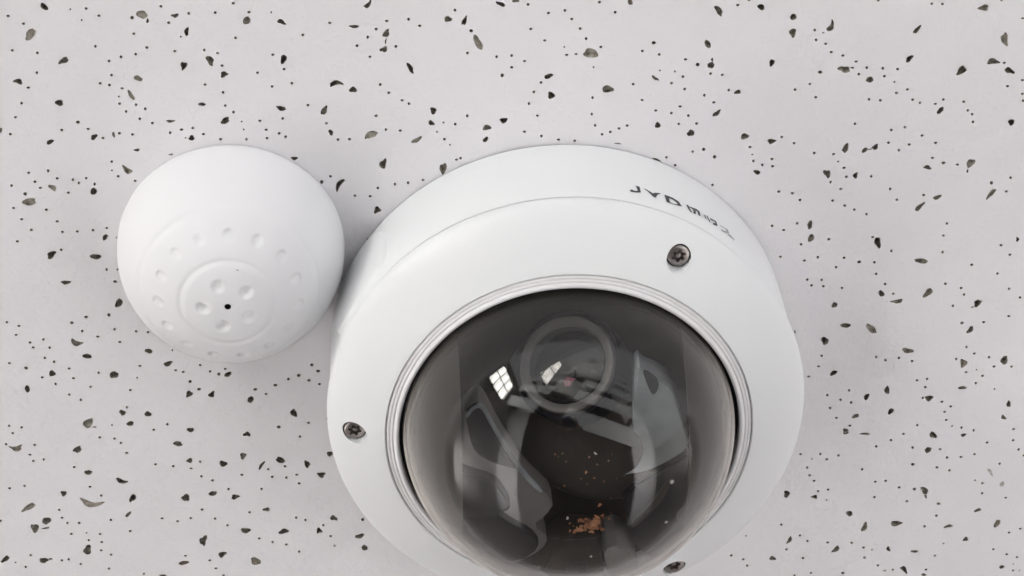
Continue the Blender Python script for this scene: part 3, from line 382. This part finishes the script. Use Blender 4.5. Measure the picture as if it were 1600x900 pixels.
for i, (r, a) in enumerate(SCREWS):
    e = bpy.data.objects.new("screw", sme); COL.objects.link(e); e.parent = dc
    e.location = (r * math.cos(R(a)) / 1000, r * math.sin(R(a)) / 1000, .0421); e.rotation_euler = (R((-3, 4, 2)[i]), R((4, -3, 3)[i]), R((20, 47, 5)[i]))
    wv = lathe("gap_shade_ring", [(2.2, -.9), (3.66, -.9), (3.70, .75), (3.45, .95), (2.9, .2)], M_BLACK, None, seg=48) if wm is None else bpy.data.objects.new("gap_shade_ring", wm)
    if wm is None: wm = wv.data
    else: COL.objects.link(wv)
    wv.parent = e

# inside: back plate, liner cheeks, lens module, brackets
lathe("back_plate", [(0.01, 20), (56, 20), (56, 22), (0.01, 22)], M_DARK, dc, seg=96)
lathe("inner_wall", [(51.2, 22), (51.2, 44.4), (56, 44.4), (56, 22)], M_BLACK, dc, seg=128)
# liner: two cheeks of a spherical shell, open between them
def cheek(sign):
    Rl = 46.6; zc = 45.0; V = []; F = []; NX, NT = 12, 60
    for q, rad in enumerate((Rl, Rl - 1.6)):
        for i in range(NX + 1):
            x = 33.2 + (rad * .9995 - 33.2) * (i / NX) ** 1.0
            rr = math.sqrt(max(0.0001, rad * rad - x * x))
            for j in range(NT + 1):
                t = math.pi * j / NT; V.append((sign * x / 1000, rr * math.cos(t) / 1000, (zc + rr * math.sin(t)) / 1000))
    K = (NX + 1) * (NT + 1)
    for q in (0, 1):
        for i in range(NX):
            for j in range(NT):
                a = q * K + i * (NT + 1) + j; f = (a, a + 1, a + NT + 2, a + NT + 1); F.append(f if (q == 0) == (sign < 0) else f[::-1])
    for j in range(NT):
        f = (j, j + 1, K + j + 1, K + j); F.append(f[::-1] if sign < 0 else f)
    o = link("liner_cheek", mesh("liner_cheek", V, F), M_LINER, dc, 40); return o
cheek(-1); cheek(1)
EZ = .012
eb = lathe("eyeball", [(.01, -33)] + [(33 * math.cos(t), 33 * math.sin(t)) for t in [(-90 + 7.5 * k) * math.pi / 180 for k in range(1, 24)]] + [(.01, 33)], M_EYE, dc, seg=96, closed=False)
lens_dir = (pos - Vector((CX, CY, EZ))).normalized()
rq = lens_dir.to_track_quat('Z', 'Y')
ring_c = Vector((0, 0, EZ)) + lens_dir * .038 + Vector((LT[0][0], LT[1][0], LT[2][0])) * .0018
cam_up = Vector((LT[0][1], LT[1][1], LT[2][1]))
cam_right = Vector((LT[0][0], LT[1][0], LT[2][0])); lens_dir = (lens_dir + cam_up * math.tan(R(14.9)) - cam_right * math.tan(R(19))).normalized(); rq = lens_dir.to_track_quat('Z', 'Y')
eb.location = ring_c - lens_dir * .038; eb.rotation_mode = 'QUATERNION'; eb.rotation_quaternion = rq
# (the eyeball's own z axis looks along the lens)
lathe("lens_barrel", [(17.0, 28), (17.0, 37.2), (16.6, 37.8), (15.5, 37.4), (15.3, 35), (15.3, 28)], M_NAVY, eb, seg=128, smooth=40)
lathe("lens_trim", [(15.0, 32), (15.0, 38.1), (14.6, 38.6), (12.9, 38.5), (12.2, 38.0), (12.0, 32)], M_LENSRING, eb, seg=128, smooth=40)
lathe("lens_element", [(11.8, 37.7)] + [(11.8 * math.sin(t) / math.sin(.158), 37.7 + 11.8 / math.sin(.158) * (math.cos(t) - math.cos(.158))) for t in [.158 - .158 * k / 20 for k in range(0, 20)]] + [(.01, 37.7 + 11.8 / math.sin(.158) * (1 - math.cos(.158)))] , M_LENS, eb, seg=96, closed=False)
lathe("lens_cell", [(11.7, 33), (7.0, 30.5), (6.8, 29.2), (.01, 29.0)], M_NAVY, eb, seg=96, closed=False)
sp = [(.9 * math.cos(2 * math.pi * i / 10) * (1 + .4 * (i % 2)) + .4, .5 * math.sin(2 * math.pi * i / 10) * (1 + .5 * (i % 3)) - 3.2) for i in range(10)]
sg = prism("lens_glint", [(x * 1.7, (y + 3.2) * 1.7) for x, y in sp], 35.6, 35.8, M_PINK, eb, 0)  # pink disc painting a glint into the lens
sg.location = rq.inverted() @ (cam_right * .0006 - cam_up * .0042)

for nm, key, z0, z1, m_, it in (("pan_bracket", 'left_plate', 40, 50, M_GREY, 1), ("bracket_slot", 'left_slot', 50.02, 50.4, M_NAVY, 1), ("motor_cover", 'left_block', 44, 54.5, M_NAVY, 1),
                            ("bracket_rim", 'rim', 50, 51.2, M_PALE, 1), ("fin_notch", 'fin_notch', 52.02, 52.4, M_NAVY, 1), ("side_fin", 'right_fin', 42, 52, M_PALE, 1), ("ir_board", 'right_block', 44, 52, M_NAVY, 1), ("ribbon_cable", 'right_strap', 52.02, 52.6, M_DARK, 1),
                            ("base_bracket", 'low_left', 40, 56, M_BROWN, 1), ("base_bracket", 'low_right', 40, 57, M_GREY, 1), ("bracket_notch", 'low_notch', 57.1, 57.6, M_BLACK, 0)):
    prism(nm, smooth_poly([tuple(p) for p in INSIDE[key]], it), z0, z1, m_, dc, .0005)
lathe("gimbal_plate", [(0.01, 24), (32.8, 24), (32.8, 30), (30, 31), (0.01, 31)], M_BROWN, dc, seg=96, loc=(0, -.022, 0))

# the dome: a real shell, outer and inner skin
DO, DI, ZC = 50.3, 49.1, 46.0
def arc(Rr, t0, n): return [(max(.01, Rr * math.sin(t)), ZC + Rr * math.cos(t)) for t in [t0 * (1 - k / n) for k in range(n + 1)]]
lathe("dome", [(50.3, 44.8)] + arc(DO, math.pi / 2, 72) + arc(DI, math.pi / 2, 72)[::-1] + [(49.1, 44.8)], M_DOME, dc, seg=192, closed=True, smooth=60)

# debris that has fallen into the bottom of the dome
rng2 = random.Random(5)
def flake(x, y, s, m, name="debris_flake", lift=.12):
    r = math.hypot(x, y); z = ZC + math.sqrt(DI * DI - r * r) - lift
    n = rng2.choice((5, 6, 7, 8)); ph = rng2.uniform(0, 6); el = rng2.uniform(.4, .9); ca, sa = math.cos(ph), math.sin(ph)
    pts = []
    for i in range(n):
        t = 2 * math.pi * (i + rng2.uniform(-.3, .3)) / n; q = s * rng2.uniform(.45, 1.3); u, v = q * math.cos(t), q * el * math.sin(t)
        pts.append((x + u * ca - v * sa, y + u * sa + v * ca))
    V = [(a / 1000, b / 1000, (ZC + math.sqrt(DI * DI - a * a - b * b) - lift) / 1000) for a, b in pts] + [((x + (a - x) * .5) / 1000, (y + (b - y) * .5) / 1000, (z - rng2.uniform(.2, .8)) / 1000) for a, b in pts]
    F = [tuple(range(n - 1, -1, -1))[::-1], tuple(range(2 * n - 1, n - 1, -1))] + [(i, n + i, n + (i + 1) % n, (i + 1) % n) for i in range(n)]
    return mesh(name, V, F)
deb = bpy.data.objects.new("rust_debris", None); COL.objects.link(deb); deb.matrix_world = W @ Matrix.Translation((CX, CY, 0)); deb.empty_display_size = .01
deb["label"] = "small heap of orange brown crumbs lying at the bottom inside the smoked dome"; deb["category"] = "debris"
for i in range(95):
    a = rng2.uniform(0, 6.28); q = abs(rng2.gauss(0, 1)); x, y = 2.6 + 2.9 * q * math.cos(a), -2.4 + 1.7 * q * math.sin(a)
    link("crumb", flake(x, y, rng2.uniform(.3, 1.15), M_DEBRIS), M_DEBRIS, deb)
for i in range(20):
    link("crumb", flake(rng2.uniform(-9, 14), rng2.uniform(-8, 22), rng2.uniform(.12, .3), M_DEBRIS), M_DEBRIS, deb)
for x, y, s in ((5.6, 4.2, .9), (1.6, 14.5, .55), (6.4, 0.4, .5), (-4.6, 10.5, .3)): link("crumb", flake(x, y, s, M_DEBRIS), M_DEBRIS, deb)
for x, y, s in ((-3.6, 0.2, .6), (4.4, 19.5, .5), (27.5, 5.8, .8), (26, -8.3, .45), (3.6, -15.8, .4)):
    link("white_speck", flake(x, y, s, M_SPECK), M_SPECK, deb)

# ================================================================ THE ROOM THE DOME REFLECTS
def box(name, x0, x1, y0, y1, z0, z1, m, parent=None, bev=0):
    bm = bmesh.new(); bmesh.ops.create_cube(bm, size=1)
    for v in bm.verts: v.co = Vector(((x0 + x1) / 2 + v.co.x * (x1 - x0), (y0 + y1) / 2 + v.co.y * (y1 - y0), (z0 + z1) / 2 + v.co.z * (z1 - z0)))
    if bev: bmesh.ops.bevel(bm, geom=bm.edges[:], offset=bev, segments=2, affect='EDGES')
    me = bpy.data.meshes.new(name); bm.to_mesh(me); bm.free(); return link(name, me, m, parent)
M_FLOOR = mat("grey_floor", (.79, .775, .775), .6, var=(3, .8, (.75, .735, .735)))
M_WALL = mat("wall_paint", (.36, .35, .335), .8, var=(2, .5, (.30, .29, .27)))
M_DESK = mat("desk_top", (.9, .92, .92), .5, var=(4, .6, (.68, .70, .69)))
M_DLEG = mat("desk_leg", (.06, .06, .06), .5, metal=.5)
M_FRAME = mat("window_frame", (.10, .10, .10), .5)
M_PANE = mat("daylight_pane", (.8, .8, .8), .5, emit=((1, .985, .93), WINDOW_STRENGTH))
fl = box("floor", -3.4, 3.6, -6.2, 3.2, -.1, 0, M_FLOOR); fl["kind"] = "structure"
cp = box("carpet", -1.9, 2.1, -5.6, 3.1, .001, .02, mat("dark_carpet", (.045, .04, .037), .95, spec=.1)); cp["kind"] = "structure"
wl = box("wall", -3.32, -3.2, -4.2, 3.2, 0, 2.58, M_WALL); wl["kind"] = "structure"
bw = box("wall", -3.18, 3.6, 3.2, 3.32, 0, 2.58, mat("dark_blocker_wall", (.16, .15, .14), .8)); bw["kind"] = "structure"  # unseen dark wall added to block light and darken the dome's reflection
rw = box("wall", 3.6, 3.72, -.2, 3.32, 0, 2.58, bpy.data.materials["dark_blocker_wall"]); rw["kind"] = "structure"  # second unseen wall, added for the same darkening
wf = box("window_frame", -3.2, -3.15, -3.62, -2.34, 1.05, 2.50, M_FRAME, wl)
for i in range(2):
    for j in range(3):
        y0 = -3.58 + i * .62; z0 = 1.09 + j * .465
        box("pane", -3.149, -3.14, y0, y0 + .53, z0, z0 + .385, M_PANE, wf, .02)
M_FILL = mat("fill_emitter", (.9, .9, .9), .5, emit=((1, .985, .99), 33.0))  # unseen panels added to brighten the floor and bounce light upward
for (lx, ly), lab in zip(((-2.5, 1.0), (2.75, .6)), ("added fill light panel on the window side of the room", "added fill light panel on the side opposite the window")):
    lt = box("fill_panel", lx - .63, lx + .63, ly - .63, ly + .63, 2.56, 2.60, M_FRAME); lt["label"] = lab; lt["category"] = "fill light"; lt["group"] = "added fill light panels"
    box("fill_face", lx - .6, lx + .6, ly - .6, ly + .6, 2.555, 2.5595, M_FILL, lt)
    for x0, x1, y0, y1 in ((-.66, -.632, -.66, .66), (.632, .66, -.66, .66), (-.63, .63, -.66, -.632), (-.63, .63, .632, .66)):
        box("fill_skirt", lx + x0, lx + x1, ly + y0, ly + y1, 2.36, 2.60, M_FRAME, lt)  # skirts added to hide the panel's glow from the dome
rowlab = ["long pale desk reflected in the dome, nearest row to the photographer", "long pale desk reflected in the dome, second row from the photographer",
          "long pale desk reflected in the dome, third row from the photographer", "long pale desk reflected in the dome, fourth row from the photographer", "long pale desk reflected in the dome, farthest row"]
for k, y in enumerate((-1.75, -2.65, -3.55, -4.45, -5.35)):
    d = bpy.data.objects.new("desk", None); COL.objects.link(d); d.location = (-(y + 3.5) * .42, y, .02); d.rotation_euler = (0, 0, R(24)); d["label"] = rowlab[k]; d["category"] = "desk"; d["group"] = "rows of pale desks reflected in the dome"
    for x0, x1 in ((-2.6, -.45), (.55, 2.9)):
        box("desk_top", x0, x1, -.28, .28, .71, .75, M_DESK, d, .005)
        for x in (x0 + .1, x1 - .1): box("leg", x - .02, x + .02, -.16, .16, 0, .71, M_DLEG, d)
# photographer, standing under the camera with a phone held up
pw = W @ pos; fwd = (W.to_3x3() @ (LT @ Vector((0, 0, -1)))).normalized(); rightv = (W.to_3x3() @ (LT @ Vector((1, 0, 0)))).normalized()
head = pw - fwd * .27 + Vector((-.02, 0, -.03))
J = [("pelvis", (head.x, head.y - .12, .92), .15, .11), ("waist", (head.x, head.y - .13, 1.08), .13, .10), ("chest", (head.x, head.y - .12, 1.27), .165, .115), ("neckb", (head.x, head.y - .08, head.z - .17), .07, .06), ("neck", (head.x, head.y - .05, head.z - .11), .055, .055),
     ("head", (head.x, head.y, head.z), .085, .1), ("crown", (head.x, head.y - .03, head.z + .08), .07, .08)]
V = [Vector(j[1]) for j in J]; RD = [(j[2], j[3]) for j in J]; ED = [(i, i + 1) for i in range(len(J) - 1)]
def add(p, q, r):
    V.append(Vector(p)); RD.append((r, r)); ED.append((q, len(V) - 1)); return len(V) - 1
phone_c = pw - fwd * .035
for s in (-1, 1):
    sh = add((head.x + s * .19, head.y - .1, head.z - .24), 2, .06)
    el = add((head.x + s * .25, head.y + .08, head.z - .36), sh, .042)
    wr = add((pw.x + s * .105, phone_c.y - .03, phone_c.z - .10), el, .028)
    pa = add((pw.x + s * .092, phone_c.y - .015, phone_c.z - .045), wr, .024)
    hp = add((head.x + s * .1, head.y - .1, .84), 0, .09)
    kn = add((head.x + s * .11, head.y - .07, .48), hp, .062)
    an = add((head.x + s * .11, head.y - .1, .09), kn, .042)
    add((head.x + s * .13, head.y + .08, .045), an, .04)
me = bpy.data.meshes.new("person"); me.from_pydata([v[:] for v in V], ED, [])
M_CLOTH = mat("dark_clothes", (.02, .02, .025), .9); M_SKIN = mat("skin", (.35, .2, .14), .6); M_HAIR = mat("hair", (.012, .01, .01), .7)
per = bpy.data.objects.new("person_tmp", me); COL.objects.link(per)
sk = per.modifiers.new("s", 'SKIN'); sk.use_smooth_shade = True
for i, v in enumerate(me.skin_vertices[0].data): v.radius = RD[i]; v.use_root = (i == 0)
ss = per.modifiers.new("u", 'SUBSURF'); ss.levels = 2
dg = bpy.context.evaluated_depsgraph_get(); me2 = bpy.data.meshes.new_from_object(per.evaluated_get(dg)); bpy.data.objects.remove(per)
me2.materials.clear(); po = link("person", me2, [M_CLOTH, M_SKIN])
for p in me2.polygons:
    c = p.center
    if (c - head).length < .135 and c.z > head.z - .1: p.material_index = 1
    if any((c - V[i]).length < .06 for i in range(len(V)) if RD[i][0] in (.024,)): p.material_index = 1
po["label"] = "person in dark clothes holding up a phone, reflected small in the dome"; po["category"] = "person"
# hands: five fingers each, closed on the phone's sides
for s in (-1, 1):
    pts = []; ed = []; rad = []
    def ad(p, q, r):
        pts.append(p); rad.append(r)
        if q is not None: ed.append((q, len(pts) - 1))
        return len(pts) - 1
    b = Vector((pw.x + s * .092, phone_c.y - .015, phone_c.z - .045))
    root = ad(b, None, .02)
    for k in range(4):
        k0 = ad(b + Vector((-s * .004, -.012 + .004 * k, .02 + .017 * k)), root, .0095)
        k1 = ad(b + Vector((-s * .016, -.03, .03 + .017 * k)), k0, .0085)
        ad(b + Vector((-s * (.034 - .003 * k), -.03, .034 + .017 * k)), k1, .0075)
    t0 = ad(b + Vector((-s * .008, .02, .016)), root, .0105); ad(b + Vector((-s * .03, .026, .034)), t0, .009)
    hm = bpy.data.meshes.new("hand"); hm.from_pydata([p[:] for p in pts], ed, []); ho = bpy.data.objects.new("hand_tmp", hm); COL.objects.link(ho)
    sk = ho.modifiers.new("s", 'SKIN'); sk.use_smooth_shade = True
    for i, v in enumerate(hm.skin_vertices[0].data): v.radius = (rad[i], rad[i]); v.use_root = (i == 0)
    ss = ho.modifiers.new("u", 'SUBSURF'); ss.levels = 1
    dg = bpy.context.evaluated_depsgraph_get(); h2 = bpy.data.meshes.new_from_object(ho.evaluated_get(dg)); bpy.data.objects.remove(ho)
    h2.materials.clear(); link("hand", h2, M_SKIN, po)
bm = bmesh.new(); bmesh.ops.create_uvsphere(bm, u_segments=24, v_segments=16, radius=1)
for v in bm.verts:
    v.co = head + Vector((v.co.x * .095, v.co.y * .108 - .03, v.co.z * .105 + .02))
bmesh.ops.delete(bm, geom=[v for v in bm.verts if v.co.y > head.y + .03 and v.co.z < head.z + .07], context='VERTS')
hm = bpy.data.meshes.new("hair"); bm.to_mesh(hm); bm.free(); link("hair", hm, M_HAIR, po, 60)
# phone: built in the picture plane just behind the lens
PM = Matrix.Translation(phone_c) @ (W.to_3x3() @ LT).to_4x4()
ph = bpy.data.objects.new("phone", None); COL.objects.link(ph); ph.matrix_world = PM; ph.empty_display_size = .05
ph["label"] = "black phone held up by the person, reflected small in the dome"; ph["category"] = "phone"
b1 = box("phone_body", -.08, .08, -.037, .037, -.004, .004, M_BLACK, ph, .003)
M_SCREEN = mat("phone_screen", (.02, .02, .02), .2, emit=((1, .98, .98), .7))
box("screen", -.074, .074, -.033, .033, .0041, .0045, M_SCREEN, ph)
